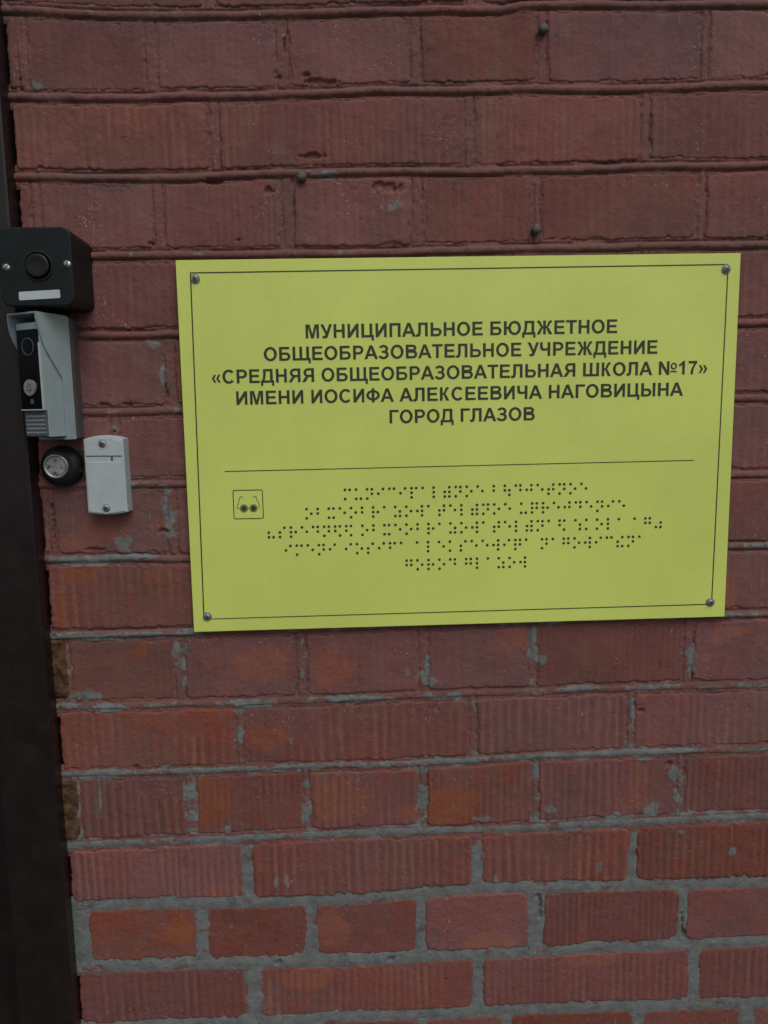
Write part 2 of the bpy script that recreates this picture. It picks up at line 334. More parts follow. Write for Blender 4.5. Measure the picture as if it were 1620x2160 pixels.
def put_attr(me, name, arr):
    a = me.attributes.new(name, 'FLOAT', 'POINT'); a.data.foreach_set('value', np.asarray(arr, np.float32).ravel())
def grid_mesh(name, co, faces, attrs):
    me = bpy.data.meshes.new(name)
    nv, nf = len(co), len(faces)
    me.vertices.add(nv); me.vertices.foreach_set('co', np.asarray(co, np.float32).ravel())
    me.loops.add(nf*4); me.loops.foreach_set('vertex_index', np.asarray(faces, np.int32).ravel())
    me.polygons.add(nf); me.polygons.foreach_set('loop_start', np.arange(nf, dtype=np.int32)*4)
    me.polygons.foreach_set('loop_total', np.full(nf, 4, np.int32)); me.polygons.foreach_set('use_smooth', np.ones(nf, bool))
    for k_, a in attrs.items(): put_attr(me, k_, a)
    me.update(calc_edges=True); me.validate()
    return me

def brick(k, i, uL, uR, rng):
    """course k lies between bed joints k-1 and k"""
    vis = (-520 < uL < 420) and (-780 < float(bed(k, 0)) < 470)
    st = 1.35 if vis else 5.0
    cu = (uL+uR)/2; cv = float(bed(k-1, cu)+bed(k, cu))/2
    nu = max(int((uR-uL)/st), 6); nv = max(int(70/st), 6)
    s = np.linspace(0, 1, nu+1); t = np.linspace(0, 1, nv+1)
    S, T = np.meshgrid(s, t)
    lowz = sstep(-380, -520, cv)                        # 1 in the rougher bottom courses
    slant = rng.uniform(-2.0, 2.0)
    zz = T[:, 0]*75
    eL = 3.2*fbm(zz/14.0, zz*0+k*5+i*7, 21, 4) if i else 0*zz
    eR = 3.2*fbm(zz/14.0, zz*0+k*3+i*9, 23, 4)
    U = (uL+eL)[:, None]*(1-S) + (uR+eR)[:, None]*S + slant*(T-0.5)
    top = bed(k-1, U[0]) - joint_style(k-1)[0]; bot = bed(k, U[0]) + joint_style(k)[0]
    seed = 100+k*37+i*11
    top = top + fbm(U[0]/90.0, U[0]*0, seed, 2)*1.5 + fbm(U[0]/4.0, U[0]*0, seed+1, 3)*0.9 - np.clip(fbm(U[0]/9.0, U[0]*0, seed+2, 4)-0.13, 0, 1)*(9+5*lowz) + rng.uniform(-.6, .6)
    bot = bot + fbm(U[0]/90.0, U[0]*0, seed+5, 2)*1.5 + fbm(U[0]/4.0, U[0]*0, seed+6, 3)*0.9 + np.clip(fbm(U[0]/9.0, U[0]*0, seed+7, 4)-0.12, 0, 1)*(10+8*lowz) + rng.uniform(-.6, .6)
    V = bot[None, :] + (top-bot)[None, :]*T
    # distance to the brick's own outline, made ragged
    d = np.minimum(np.minimum(U-U[:, :1], U[:, -1:]-U), np.minimum(V-bot[None], top[None]-V))
    dx = np.minimum(U-U[:, :1], U[:, -1:]-U); dy = np.minimum(V-bot[None], top[None]-V)
    R = 5+5*lowz                                         # rounded corners
    inner = np.hypot(np.maximum(R-dx, 0), np.maximum(R-dy, 0))
    d = np.where((dx < R) & (dy < R), R-inner, d)
    nfine = fbm(U/5.0+seed, V/5.0, 31, 4); nmid = fbm(U/16.0+seed, V/16.0, 33, 3); nbig = fbm(U/60.0+seed*3, V/60.0, 35, 2)
    dd = d + nfine*3.0 + nmid*1.4 - 0.3 - 7*np.clip(fbm(U/9.0+seed, V/9.0, 37, 4)-0.16, 0, 1)
    fall = 5.0*np.clip(1-dd/(2.6-0.9*lowz), 0, 1.6)**1.9
    # ribs left by the extruder
    period = rng.uniform(7.5, 11.5); ph = rng.uniform(0, 1)
    amt = RIB.get(k, 0.35 if k % 2 == 0 else 0.15)*rng.uniform(0.75, 1.15)
    if (uR-uL) > 150 and k in (13, 9, 7, 11): amt = max(amt, 0.9 if k in (11, 13) else 0.4)
    phase = U/period + ph + 1.1*fbm(U/45.0+seed, V/160.0, 41, 3)
    fr = phase-np.floor(phase)
    prof = np.exp(-((fr-0.5)/0.17)**2)                  # narrow groove
    keep = sstep(-0.22, 0.10, fbm(U/38.0+seed*1.7, V/60.0, 43, 4)+0.06) * sstep(1.0, 6.0, dy)
    prof = np.exp(-((fr-0.5)/(0.15+0.14*(vnoise(np.floor(phase), phase*0, seed))))**2)
    brk = np.clip(0.75+1.5*fbm(U/6.0+seed, V/26.0, 45, 4), 0.1, 1.3)*(0.55+0.75*vnoise(np.floor(phase), phase*0, seed+9))
    ribw = amt*prof*keep*brk
    h = -ribw*1.15 + amt*keep*0.35 + nbig*1.6 + nmid*1.1 + nfine*0.55
    h += rng.uniform(-0.7, 0.7) + (S-0.5)*rng.uniform(-0.8, 0.8) + (T-0.5)*rng.uniform(-0.6, 0.6)
    # broken corners and spalls
    for q in range(rng.choice([0, 1, 2, 3]) + (1 if lowz > .5 else 0)):
        ex = rng.choice([0, 1]); a = rng.uniform(0, 1)
        cx, cz = (uL if rng.random() < .5 else uR, rng.choice([float(bot.mean()), float(top.mean())])) if ex else (uL+(uR-uL)*a, rng.choice([float(bot.mean()), float(top.mean())]))
        ra, rb = rng.uniform(4, 16), rng.uniform(2, 5.5)
        bb = 1-((U-cx)/ra)**2-((V-cz)/rb)**2 + nfine*1.5+nmid*1.2
        h -= 2.2*np.clip(bb*2, 0, 1)*rng.uniform(.5, 1.1)
    hl = hole(U, V); h -= 3.4*sstep(0.0, 0.6, hl)
    gb = blob(U, V, GREY); h += 0.7*np.clip(gb+0.2+nfine, 0, 0.6)
    w = h - fall
    # attributes: where the paint has gone, where mortar is smeared
    base_c = np.interp(cv, [-650, -480, -300, -180, -60, 60, 500], [0.05, -0.05, -0.35, -0.45, -0.55, -0.8, -1.1])
    clay = base_c + 0.9*nbig + 0.5*nmid + 1.0*np.clip(blob(U, V, CLAY)+0.15, 0, 1)
    clay += 0.35*np.clip(1-dd/4.0, 0, 1)*(cv < -150)
    grey = -1.05 + np.clip(gb+0.5, 0, 1.5)*1.25 + 0.30*sstep(-180, -480, V)*1.0
    grey += np.where(gb > -0.9, 2.6*fbm(U/6.0, V/8.0, 95, 4) - 0.25, 0)
    grey += (0.50*np.clip(1-d/4.5, 0, 1))*np.interp(cv, [-500, -150, 200], [1.0, 0.6, 0.3])
    ext = 2*(nu+nv)
    # side walls: outline vertices pushed back into the wall
    idx = np.arange((nu+1)*(nv+1)).reshape(nv+1, nu+1)
    ring = list(idx[0, :-1])+list(idx[:-1, -1])+list(idx[-1, :0:-1])+list(idx[:0:-1, 0])
    u_, v_, w_ = U.ravel(), V.ravel(), w.ravel()
    n0 = len(u_)
    u_ = np.concatenate([u_, u_[ring]]); v_ = np.concatenate([v_, v_[ring]]); w_ = np.concatenate([w_, np.full(len(ring), -45.0)])
    co = np.stack([(u_-cu)*0.001, -w_*0.001, (v_-cv)*0.001], 1)
    f = np.stack([idx[:-1, :-1].ravel(), idx[:-1, 1:].ravel(), idx[1:, 1:].ravel(), idx[1:, :-1].ravel()], 1)
    L = len(ring); a = np.array(ring); b_ = np.roll(a, -1); ra = n0+np.arange(L); rb = n0+(np.arange(L)+1) % L
    f = np.concatenate([f, np.stack([ra, rb, b_, a], 1)])
    z = lambda arr: np.concatenate([arr.ravel(), arr.ravel()[ring]])
    me = grid_mesh('brick', co, f, {'clay': z(clay), 'raw': z(np.clip(blob(U, V, CLAY)+0.3+0.8*nmid, 0, 1)), 'grey': z(grey), 'rib': z(ribw*0.85 - 0.5*brk*amt*keep*np.exp(-((fr-0.98)/0.16)**2) - 0.25*brk*amt*keep*np.exp(-((fr-0.1)/0.13)**2))})
    o = link_mesh('brick', me, M_BRICK, wall); o.location = (cu*0.001, 0, Z0+cv*0.001)
    return o

K0, K1 = -2, 18                                         # courses built brick by brick
rng = random.Random(11)
for k in range(K0, K1+1):
    hs_ = heads(k)
    lefts = [UEND_L] + [u+hw*(0.42 if k > 11 else 0.5) for u, hw in hs_]
    rights = [u-hw*(0.42 if k > 11 else 0.5) for u, hw in hs_] + [UEND_R]
    for i, (a, b) in enumerate(zip(lefts, rights)):
        if b-a < 4: continue
        if i == 0 and k in (9, 11, 13): continue        # foam or mortar fills the gap by the frame
        brick(k, i, a, b, rng)

# mortar: one relief sheet that lives in the joints and dips behind the bricks
def mortar_sheet(u0, u1, v0, v1, st):
    nu = int((u1-u0)/st); nv = int((v1-v0)/st)
    U, V = np.meshgrid(np.linspace(u0, u1, nu+1), np.linspace(v0, v1, nv+1))
    best = np.full(U.shape, 1e3); bk = np.zeros(U.shape, int); tb = np.zeros(U.shape); hbw = np.full(U.shape, 6.0); bead = np.zeros(U.shape)
    low = np.zeros(U.shape)
    us = U[0]
    lines = {k: bed(k, us) for k in range(K0-2, K1+2)}
    course = np.zeros(U.shape, int)-99
    for k, ln in lines.items():
        tt = V-ln[None]
        m = np.abs(tt) < best
        best = np.where(m, np.abs(tt), best); tb = np.where(m, tt, tb)
        hw, bd = joint_style(k); hbw = np.where(m, hw, hbw); bead = np.where(m, bd, bead)
    tb = tb + 1.2*fbm(U/28.0, V/30.0, 59, 3)
    for k in range(K0-1, K1+2):
        m = (V <= lines[k-1][None]) & (V > lines[k][None]); course[m] = k
    dh = np.full(U.shape, 1e3); hh = np.full(U.shape, 5.0)
    for k in range(K0-1, K1+2):
        m = course == k
        if not m.any(): continue
        hs_ = list(heads(k))
        if k == 13: hs_.append((-456, 12))
        for hu, hw in hs_:
            dd = np.abs(U-hu)
            mm = m & (dd < dh); dh[mm] = dd[mm]; hh[mm] = hw/2
    nf = fbm(U/5.0, V/5.0, 51, 4); nm = fbm(U/18.0, V/14.0, 53, 3); nb = fbm(U/70.0, V/50.0, 55, 2)
    inbed = best/hbw                                      # 0 centre .. 1 edge
    lowz = sstep(-380, -520, V)
    t_ = tb
    prof_bead = 2.4*np.cos(np.clip(np.abs(t_)/4.2, 0, 1)*math.pi/2)**0.8 - 4.2*np.exp(-((np.abs(t_)-5.1)/0.9)**2)*sstep(-0.32, 0.12, fbm(U/35.0, V*0+np.sign(t_)*3.3, 61, 3)) - 0.5
    prof_flat = -0.8 + 0.5*lowz - 0.4*lowz*sstep(0.4, 1.0, inbed) + 0*U
    thin = -1.3*np.exp(-((t_+3.2+1.2*nm)/0.8)**2)*(1-lowz)*sstep(-.1, .1, nm+0.05)   # struck line in the lower joints
    hb = prof_bead*bead + (prof_flat+thin)*(1-bead)
    edge = dh/hh; isb = best < hbw+1
    side = np.sign(U*0+1)
    hvj = -0.7 - 2.6*np.exp(-((dh-hh*0.95)/1.0)**2)*sstep(-0.15, 0.25, nm+0.15)*(1-lowz) + 0.3*lowz
    over = sstep(0.85, 1.15, inbed)
    hgt = hb*(1-over) + hvj*over
    crumb = fbm(U/2.6, V/2.6, 57, 2); hgt = hgt + nf*(1.3-0.4*lowz) + crumb*(1-0.5*lowz)*(0.6+1.1*sstep(0.5, 1.0, np.where(isb, inbed, edge))) + nm*1.3 + nb*1.0
    hgt = np.where((inbed > 1.0) & (edge > 1.0), hgt-0.25*np.minimum(best-hbw, dh-hh), hgt)
    hl = hole(U, V); hgt = hgt - 4.2*sstep(0.0, 0.6, hl)
    gb = blob(U, V, GREY)
    hgt = hgt + 1.0*np.clip(gb+0.3+nf, 0, 0.8)*sstep(600, 0, V)
    base = np.interp(V, [-700, -480, -452, -367, -286, -200, -118, 0, 150, 500], [0.62, 0.60, 0.45, 0.26, 0.06, -0.10, -0.20, -0.42, -0.58, -0.68])
    patch = fbm(U/34.0, V/9.0, 71, 4)
    isbed = inbed < 1.0
    grey = base + 2.0*patch + np.where(isbed, -0.9*np.clip((best-2.8)/3.0, 0, 1)*(V > -490), -0.34*(V > -480)) + np.clip(gb+0.5, 0, 1.5)*np.interp(V, [-140, -60], [0.9, 0.55])
    grey = grey + np.where(gb > -0.9, 1.6*fbm(U/7.0, V/7.0, 97, 4), 0) - 0.25*np.exp(-((best-6.1)/1.5)**2)*(V > -480)
    keepm = ((best < hbw+6.5) | (dh < hh+6.0))
    idx = np.arange(U.size).reshape(U.shape)
    kq = keepm[:-1, :-1] | keepm[1:, 1:] | keepm[:-1, 1:] | keepm[1:, :-1]
    f = np.stack([idx[:-1, :-1][kq], idx[:-1, 1:][kq], idx[1:, 1:][kq], idx[1:, :-1][kq]], 1)
    used = np.unique(f); remap = np.full(U.size, -1); remap[used] = np.arange(len(used)); f = remap[f]
    co = np.stack([U.ravel()*0.001, -hgt.ravel()*0.001, Z0+V.ravel()*0.001], 1)[used]
    me = grid_mesh('mortar', co, f, {'grey': grey.ravel()[used], 'clay': np.zeros(len(used))})
    return link_mesh('mortar', me, M_MORTAR, wall)
VT, VB = float(bed(K0-1, 0)), float(bed(K1, 0))
mortar_sheet(-475, 400, -770, 470, 1.3)
mortar_sheet(400, UEND_R, -770, 470, 3.5)
mortar_sheet(-475, UEND_R, 470, VT+5, 4.0)
mortar_sheet(-475, UEND_R, VB-5, -770, 4.0)

# the rest of the facade, out of the picture: plain brickwork round the door and to the right
fac = MB(); back = MB()
def brick_box(u0, u1, v0, v1):
    j = random.uniform(-.7, .7); fac.box(u0, u1, -60, j, v0, v1)
def fill(u0, u1, vlo, vhi):
    k = 0; v = vhi
    while v > vlo+20:
        top, bot = v-6, max(v-81.5+6, vlo)
        wd = 131 if k % 2 else 265; u = u0 - (0 if k % 2 else 66)
        while u < u1:
            a, b = max(u+5, u0), min(u+wd-5, u1)
            if b-a > 12: brick_box(a, b, bot, top)
            u += wd
        v -= 81.5; k += 1
    back.add([(u0, -3, vlo), (u1, -3, vlo), (u1, -3, vhi), (u0, -3, vhi)], [(0, 1, 2, 3)])
fill(UEND_R, 2600, -450, 1500); fill(UEND_R, 2600, -1600, -450)
fill(-475, UEND_R, VT, 1500)
fill(-475, UEND_R, -1600, VB)
fill(-1540, -475, 760, 1500)
fill(-3200, -1540, -1600, 1500)
o = fac.build('brickwork', M_BRICK, wall); o['kind'] = 'stuff'
zz_ = np.array([q[2] for q in fac.v]); put_attr(o.data, 'grey', zz_*0-1.1); put_attr(o.data, 'clay', np.where(zz_ < -200, -0.1, -0.9)); put_attr(o.data, 'raw', zz_*0); put_attr(o.data, 'rib', zz_*0)
o = back.build('mortar_backing', M_MORTAR, wall)
zz_ = np.array([q[2] for q in back.v]); put_attr(o.data, 'grey', np.where(zz_ < -400, 1.0, -0.6))
core = MB(); core.box(-475+6, 2600, -380, -50, -1600, 1500); core.box(-3200, -1540-6, -380, -50, -1600, 1500); core.box(-1546, -469, -380, -61, 760, 1500)
core.build('wall_core', M_MORTAR, wall)

# foam in the gaps by the door frame
def foam(u0, u1, v0, v1, seed):
    n, m_ = 14, 44
    U, V = np.meshgrid(np.linspace(u0, u1, n+1), np.linspace(v0, v1, m_+1))
    s_ = np.minimum(np.minimum(U-u0, u1-U), np.minimum(V-v0, v1-V))
    w = -1.5 + 3.0*np.clip(s_/3.0, 0, 1)**.5 + 6*fbm(U/12.0+seed, V/12.0, 81, 3) + 2.5*fbm(U/3.0, V/3.0+seed, 83, 2)
    idx = np.arange(U.size).reshape(U.shape)
    f = np.stack([idx[:-1, :-1].ravel(), idx[:-1, 1:].ravel(), idx[1:, 1:].ravel(), idx[1:, :-1].ravel()], 1)
    co = np.stack([U.ravel()*0.001, -w.ravel()*0.001, Z0+V.ravel()*0.001], 1)
    link_mesh('foam_filler', grid_mesh('foam_filler', co, f, {}), M_FOAM, wall)
foam(-468, -444.5, -276, -207, 3); foam(-468, -444, -446, -374, 9)

# ------------------------------------------------------------------ door frame and door to the left
df = thing('door_frame', -492, 0, -1600, 'dark brown metal door frame post at the left edge, beside the brick wall', 'door frame')
fp = [(-519, 0), (-462, 0)]
def post(u0, u1, v0, v1, name):
    b = MB(); pr = rrect(u0, u1, v0, v1, 0.1, 1)
    # face with softly rolled long edges
    prof = [(-90, 0.0), (16.5, 0.0), (18.8, 0.7), (20, 2.6)]
    b.loops(prof, [(u0, v0), (u1, v0), (u1, v1), (u0, v1)], False)
    return b.build(name, M_FRAME, df)
post(-523, -460.2, -1598, 745, 'jamb'); post(-1540, -1478, -1598, 745, 'jamb')
b = MB(); b.loops([(-90, 0), (16.5, 0), (18.8, .7), (20, 2.6)], [(-1540, 746), (-460.2, 746), (-460.2, 808), (-1540, 808)]); b.build('head', M_FRAME, df)
dr = thing('door', -1000, -40, -1600, 'dark brown metal door leaf set back behind the frame at the far left edge', 'door')
b = MB(); b.prism([(-1474, -1590), (-528, -1590), (-528, 742), (-1474, 742)], -70, -34, 2); b.build('leaf', M_FRAME, dr)
b = MB(); b.prism(rrect(-1440, -1410, -640, -420, 8), -34, -28, 1.5); h_ = b.build('handle_plate', M_SCREWB, dr)
b = MB(); b.prism(rrect(-1432, -1300, -535, -515, 9), 8, 22, 3); b.prism(circle(-1425, -525, 9), -28, 10); b.build('handle', M_SCREWB, dr)

# ------------------------------------------------------------------ screws
def phillips(u, v, w, r, name, parent, mat, rot=0.0, washer=None, slot=False, wr=1.0):
    b = MB()
    if washer: b.loops([(w-2, 0), (w+.9, 0), (w+1.3, .5)], circle(u, v, washer, 28), True)
    w1 = w + (1.2 if washer else 0)
    b.loops([(w1-1, 0), (w1+.8, 0), (w1+1.5, r*.22), (w1+1.9, r*.55), (w1+2.0, r*.8)], circle(u, v, r, 28), True)
    o = b.build(name, mat, parent)
    q = MB(); c, s = math.cos(rot), math.sin(rot)
    def bar(L, t, c, s, dz): q.prism([(u+x*c-y*s, v+x*s+y*c) for x, y in ((-L, -t), (L, -t), (L, t), (-L, t))], w1+1.2, w1+2.12+dz)
    bar(r*(0.95 if slot else .62), r*.13, c, s, 0)
    if not slot: bar(r*.62, r*.13, -s, c, 0.02)
    q.build('screw_slot' if slot else 'screw_cross', M_RECESS, o)
    return o

# ------------------------------------------------------------------ the sign
sign = thing('sign', 0, 6, 0, 'yellow rectangular school sign with dark Cyrillic lettering and Braille, screwed to the brick wall', 'sign')
b = MB(); n_ = 24
pts = [(-298.6+597.6*i/n_, -200) for i in range(n_+1)] + [(299, -200+399*i/12) for i in range(1, 13)] + [(299-597*i/n_, 199) for i in range(1, n_+1)] + [(-298, 199-399*i/12) for i in range(1, 12)]
b.loops([(5.6, 0), (8.3, 0), (8.6, .3)], [(-299.5, -200), (298.2, -198.6), (299.4, 199.6), (-298.6, 199.2)]); b.build('sign_board', M_SIGN, sign)
SW = 8.6
b = MB()
bl, br, bb, bt = -286.0, 284.6, -185.0, 186.8
for q in ([(-284.2,185.6),(286.4,187.4),(286.4,188.6),(-284.2,186.8)], [(-288.4,-186.0),(-287.1,-186.0),(-283.1,185.4),(-284.4,185.4)],
          [(-287.0,-186.0),(283.0,-184.2),(283.0,-183.1),(-287.0,-185.1)], [(282.1,-183.0),(283.3,-183.0),(286.7,187.2),(285.5,187.2)]):
    b.prism(q, SW-.2, SW+.25)
b.build('border_line', M_PRINT, sign)
b = MB(); b.prism([(-257.5, -22.6), (256.6, -20.8), (256.6, -19.9), (-257.5, -21.7)], SW-.2, SW+.25); b.build('divider_line', M_PRINT, sign)
for x, y, rr in ((-278.9, 180.2, .3), (284.0, 183.0, 1.0), (-283.9, -182.4, 0), (281.0, -181.2, .8)):
    phillips(x, y, SW, 3.5, 'screw', sign, M_SCREW, rr, washer=4.9)

# glasses pictogram
b = MB()
def stroke(b, pts, t, w0=SW-.2, w1=SW+.25, closed=False):
    k = 0; m = len(pts)
    P = [np.array(p_, float) for p_ in pts]
    L = []; Rr = []
    for i in range(m):
        a = P[(i-1) % m] if (i > 0 or closed) else P[i]; c = P[(i+1) % m] if (i < m-1 or closed) else P[i]
        d = c-a; d /= np.linalg.norm(d)+1e-9; nrm = np.array([-d[1], d[0]])*t/2
        L.append(P[i]+nrm); Rr.append(P[i]-nrm)
    seg = m if closed else m-1
    vs = [(x, w1, y) for x, y in L]+[(x, w1, y) for x, y in Rr]+[(x, w0, y) for x, y in L]+[(x, w0, y) for x, y in Rr]
    fs = []
    for i in range(seg):
        j = (i+1) % m
        fs += [(i, j, m+j, m+i), (2*m+i, 2*m+j, j, i), (m+i, m+j, 3*m+j, 3*m+i)]
    b.add(vs, fs)
stroke(b, rrect(-249.6, -217.8, -74.1, -42.9, 1.6, 4), 0.9, closed=True)
for cx in (-238.6, -228.2):
    stroke(b, circle(cx, -62.9, 3.9, 28), 0.8, closed=True); b.prism(circle(cx, -62.9, 3.0, 24), SW-.2, SW+.25)
stroke(b, [(-234.4, -62.9), (-232.4, -62.9)], 0.7); stroke(b, [(-242.7, -63.0), (-246.0, -63.0), (-242.6, -51.0), (-242.0, -50.2), (-241.0, -49.9), (-239.9, -50.3), (-239.4, -51.4)], 0.6)
stroke(b, [(-224.1, -62.8), (-220.8, -62.8), (-224.9, -50.6), (-225.6, -49.8), (-226.6, -49.6), (-227.6, -50.1), (-228.0, -51.4)], 0.6)
b.build('glasses_symbol', M_PRINT, sign)

# ---- lettering: heavy grotesque capitals, 1466 units high
def rect(x0, y0, x1, y1): return [[(x0, y0), (x1, y0), (x1, y1), (x0, y1)]]
def ering(cx, cy_, rx, ry, tx, ty, a0=0, a1=360, n=36):
    out = []
    P = lambda a, k: (cx+(rx-(tx if k else 0))*math.cos(a), cy_+(ry-(ty if k else 0))*math.sin(a))
    for i in range(n):
        a = math.radians(a0+(a1-a0)*i/n); c = math.radians(a0+(a1-a0)*(i+1)/n)
        out.append([P(a, 0), P(c, 0), P(c, 1), P(a, 1)])
    return out
def bowl(x0, y0, y1, xr, tx=290, ty=240, flip=None):
    ry = (y1-y0)/2; cy_ = (y0+y1)/2; rx = ry*1.05; xs = xr-rx
    out = rect(x0, y1-ty, xs, y1)+rect(x0, y0, xs, y0+ty)+ering(xs, cy_, rx, ry, tx, ty, -90, 90, 16)
    if flip is not None: out = [[(flip-x, y) for x, y in p_] for p_ in out]
    return out
def armR(x, flip=False):
    up = [(x, 850), (x+60, 870), (x+130, 990), (x+230, 1240), (x+310, 1390), (x+420, 1460), (x+560, 1478), (x+640, 1470), (x+640, 1245), (x+560, 1245), (x+495, 1215), (x+430, 1090), (x+360, 900), (x+270, 790), (x+190, 745), (x+120, 640), (x, 640)]
    lo = [(x, 640), (x+60, 640), (x+345, 0), (x+700, 0), (x+400, 560), (x+290, 700), (x+190, 760), (x, 850)]
    return [up, lo]
GL = {
 'А': (1479, [[(0,0),(314,0),(724,1124),(728,1466),(571,1466)], [(1471,0),(1149,0),(724,1124),(728,1466),(884,1466)], [(435,333),(1021,333),(926,580),(528,580)]]),
 'Б': (1450, rect(150,0,446,1466)+rect(446,1222,1240,1466)+bowl(446,0,880,1350)),
 'В': (1479, rect(150,0,446,1466)+bowl(446,735,1466,1305,280,240)+bowl(446,0,850,1385,290,245)),
 'Г': (1190, rect(150,0,446,1466)+rect(446,1222,1165,1466)),
 'Д': (1520, [[(30,-330),(270,-330),(270,0),(1225,0),(1225,-330),(1465,-330),(1465,246),(30,246)]]+rect(1030,246,1326,1466)+rect(290,1222,1030,1466)+[[(290,1222),(575,1222),(570,900),(540,620),(480,380),(415,246),(110,246),(190,330),(250,520),(282,800)]]),
 'Е': (1366, rect(149,0,445,1466)+rect(445,1222,1236,1466)+rect(445,624,1170,868)+rect(445,0,1270,246)),
 'Ж': (1830, rect(770,0,1060,1466)+armR(1060)+[[(1830-x, y) for x, y in p_] for p_ in armR(1060)]),
 'З': (1275, ering(590,1060,520,432,290,232,-62,158,24)+ering(590,432,575,457,295,240,-165,78,26)+rect(400,650,680,870)),
 'И': (1479, [[(150,1466),(425,1466),(425,560),(1050,1466),(1332,1466),(1332,0),(1057,0),(1057,890),(432,0),(150,0)]]),
 'К': (1310, rect(150,0,446,1466)+[[(446+(x-446)*.95, y) for x, y in p_] for p_ in armR(446+60)]+rect(446,640,510,850)),
 'Л': (1430, [[(1280,0),(984,0),(984,1222),(560,1222),(560,700),(545,400),(500,180),(420,40),(300,-20),(120,-20),(10,0),(10,230),(110,222),(190,245),(240,340),(258,520),(264,800),(264,1466),(1280,1466)]]),
 'М': (1706, [[(144,0),(144,1466),(587,1466),(853,466),(1116,1466),(1560,1466),(1560,0),(1285,0),(1285,1154),(994,0),(709,0),(419,1154),(419,0)]]),
 'Н': (1479, rect(150,0,446,1466)+rect(1036,0,1332,1466)+rect(446,620,1036,868)),
 'О': (1593, ering(797,733,706,758,300,250,0,360,44)),
 'П': (1479, rect(150,0,446,1466)+rect(1036,0,1332,1466)+rect(446,1222,1036,1466)),
 'Р': (1366, rect(150,0,446,1466)+bowl(446,530,1466,1280,290,245)),
 'С': (1479, ering(790,733,696,758,300,252,42,318,34)+[]),
 'Т': (1251, rect(43,1222,1207,1466)+rect(477,0,773,1222)),
 'У': (1260, [[(10,1466),(335,1466),(680,690),(950,1466),(1255,1466),(860,370),(770,130),(680,20),(560,-25),(400,-25),(215,-5),(215,235),(330,222),(420,230),(490,290),(535,400)]]),
 'Ф': (1600, rect(652,-30,948,1496)+ering(800,745,740,560,290,230,0,360,40)),
 'Ц': (1500, [[(137,0),(137,1466),(433,1466),(433,246),(1005,246),(1005,1466),(1301,1466),(1301,246),(1460,246),(1460,-330),(1215,-330),(1215,0)]]),
 'Ч': (1400, [[(120,1466),(416,1466),(416,1030),(435,880),(505,805),(640,785),(790,800),(950,850),(950,1466),(1246,1466),(1246,0),(950,0),(950,610),(780,560),(590,540),(370,575),(210,680),(135,840),(120,1000)]]),
 'Ш': (2063, rect(147,0,1916,246)+rect(147,246,443,1466)+rect(884,246,1180,1466)+rect(1620,246,1916,1466)),
 'Щ': (2110, rect(147,0,1916,246)+rect(147,246,443,1466)+rect(884,246,1180,1466)+rect(1620,246,1916,1466)+[[(1840,0),(1840,-330),(2085,-330),(2085,246),(1916,246),(1916,0)]]),
 'Ы': (1868, rect(150,0,446,1466)+bowl(446,0,870,1290)+rect(1424,0,1720,1466)),
 'Ь': (1406, rect(150,0,446,1466)+bowl(446,0,870,1335)),
 'Ю': (2090, rect(150,0,446,1466)+rect(446,620,680,866)+ering(1300,733,690,758,295,250,0,360,44)),
 'Я': (1479, rect(1036,0,1332,1466)+bowl(446,530,1466,1290,290,245,flip=1482)+[[(20,0),(380,0),(640,400),(790,600),(500,600),(360,480),(300,440)]]),
 '«': (1139, [[(85+o,545),(345+o,975),(560+o,975),(335+o,545),(560+o,115),(345+o,115)] for o in (0, 470)]),
 '»': (1139, [[(1055-x-o,y) for x, y in ((0,545),(260,975),(475,975),(250,545),(475,115),(260,115))] for o in (0, 470)]),
 '№': (2230, [[(150,0),(150,1466),(440,1466),(1040,487),(1040,1466),(1315,1466),(1315,0),(1018,0),(425,956),(425,0)]]+ering(1800,930,350,370,170,150,0,360,28)+rect(1450,260,2150,410)),
 '1': (1139, [[(806,0),(525,0),(525,1059),(400,960),(171,855),(171,1110),(340,1190),(480,1310),(578,1472),(806,1472)]]),
 '7': (1139, [[(90,1449),(1042,1449),(1042,1244),(850,1000),(700,680),(620,340),(600,0),(335,0),(350,350),(450,680),(600,980),(720,1188),(90,1188)]]),
 ' ': (569, [])}
CAPH = 14.4
def text_line(s, u0, u1, vb0, vb1):
    """set the line so that its ink runs from u0 to u1, baseline rising from vb0 to vb1"""
    x = 0; glyphs = []
    for ch in s:
        adv, pol = GL[ch]; glyphs.append((x, pol)); x += adv
    xs = [px+gx for gx, pol in glyphs for p_ in pol for px, _ in p_]
    lo, hi = min(xs), max(xs); k = (u1-u0)/(hi-lo); sc = CAPH/1466.0
    b = MB(); c = 0
    for gx, pol in glyphs:
        for p_ in pol:
            c += 1; dz = 0.004*(c % 7)
            q = []
            for px, py in p_:
                u = u0+(px+gx-lo)*k; q.append((u, vb0+(vb1-vb0)*(u-u0)/(u1-u0)+py*sc))
            b.prism(q, SW-.2, SW+.28+dz)
    return b.build('text_line', M_PRINT, sign)
for s, a, e, y0, y1 in (('МУНИЦИПАЛЬНОЕ БЮДЖЕТНОЕ', -165.7, 168.0, 117.4, 118.2), ('ОБЩЕОБРАЗОВАТЕЛЬНОЕ УЧРЕЖДЕНИЕ', -210.7, 212.4, 94.5, 95.7),
      ('«СРЕДНЯЯ ОБЩЕОБРАЗОВАТЕЛЬНАЯ ШКОЛА №17»', -266.7, 267.7, 71.6, 73.2), ('ИМЕНИ ИОСИФА АЛЕКСЕЕВИЧА НАГОВИЦЫНА', -241.7, 242.0, 48.9, 50.3), ('ГОРОД ГЛАЗОВ', -78.2, 79.6, 26.2, 26.7)):
    text_line(s, a, e, y0, y1)

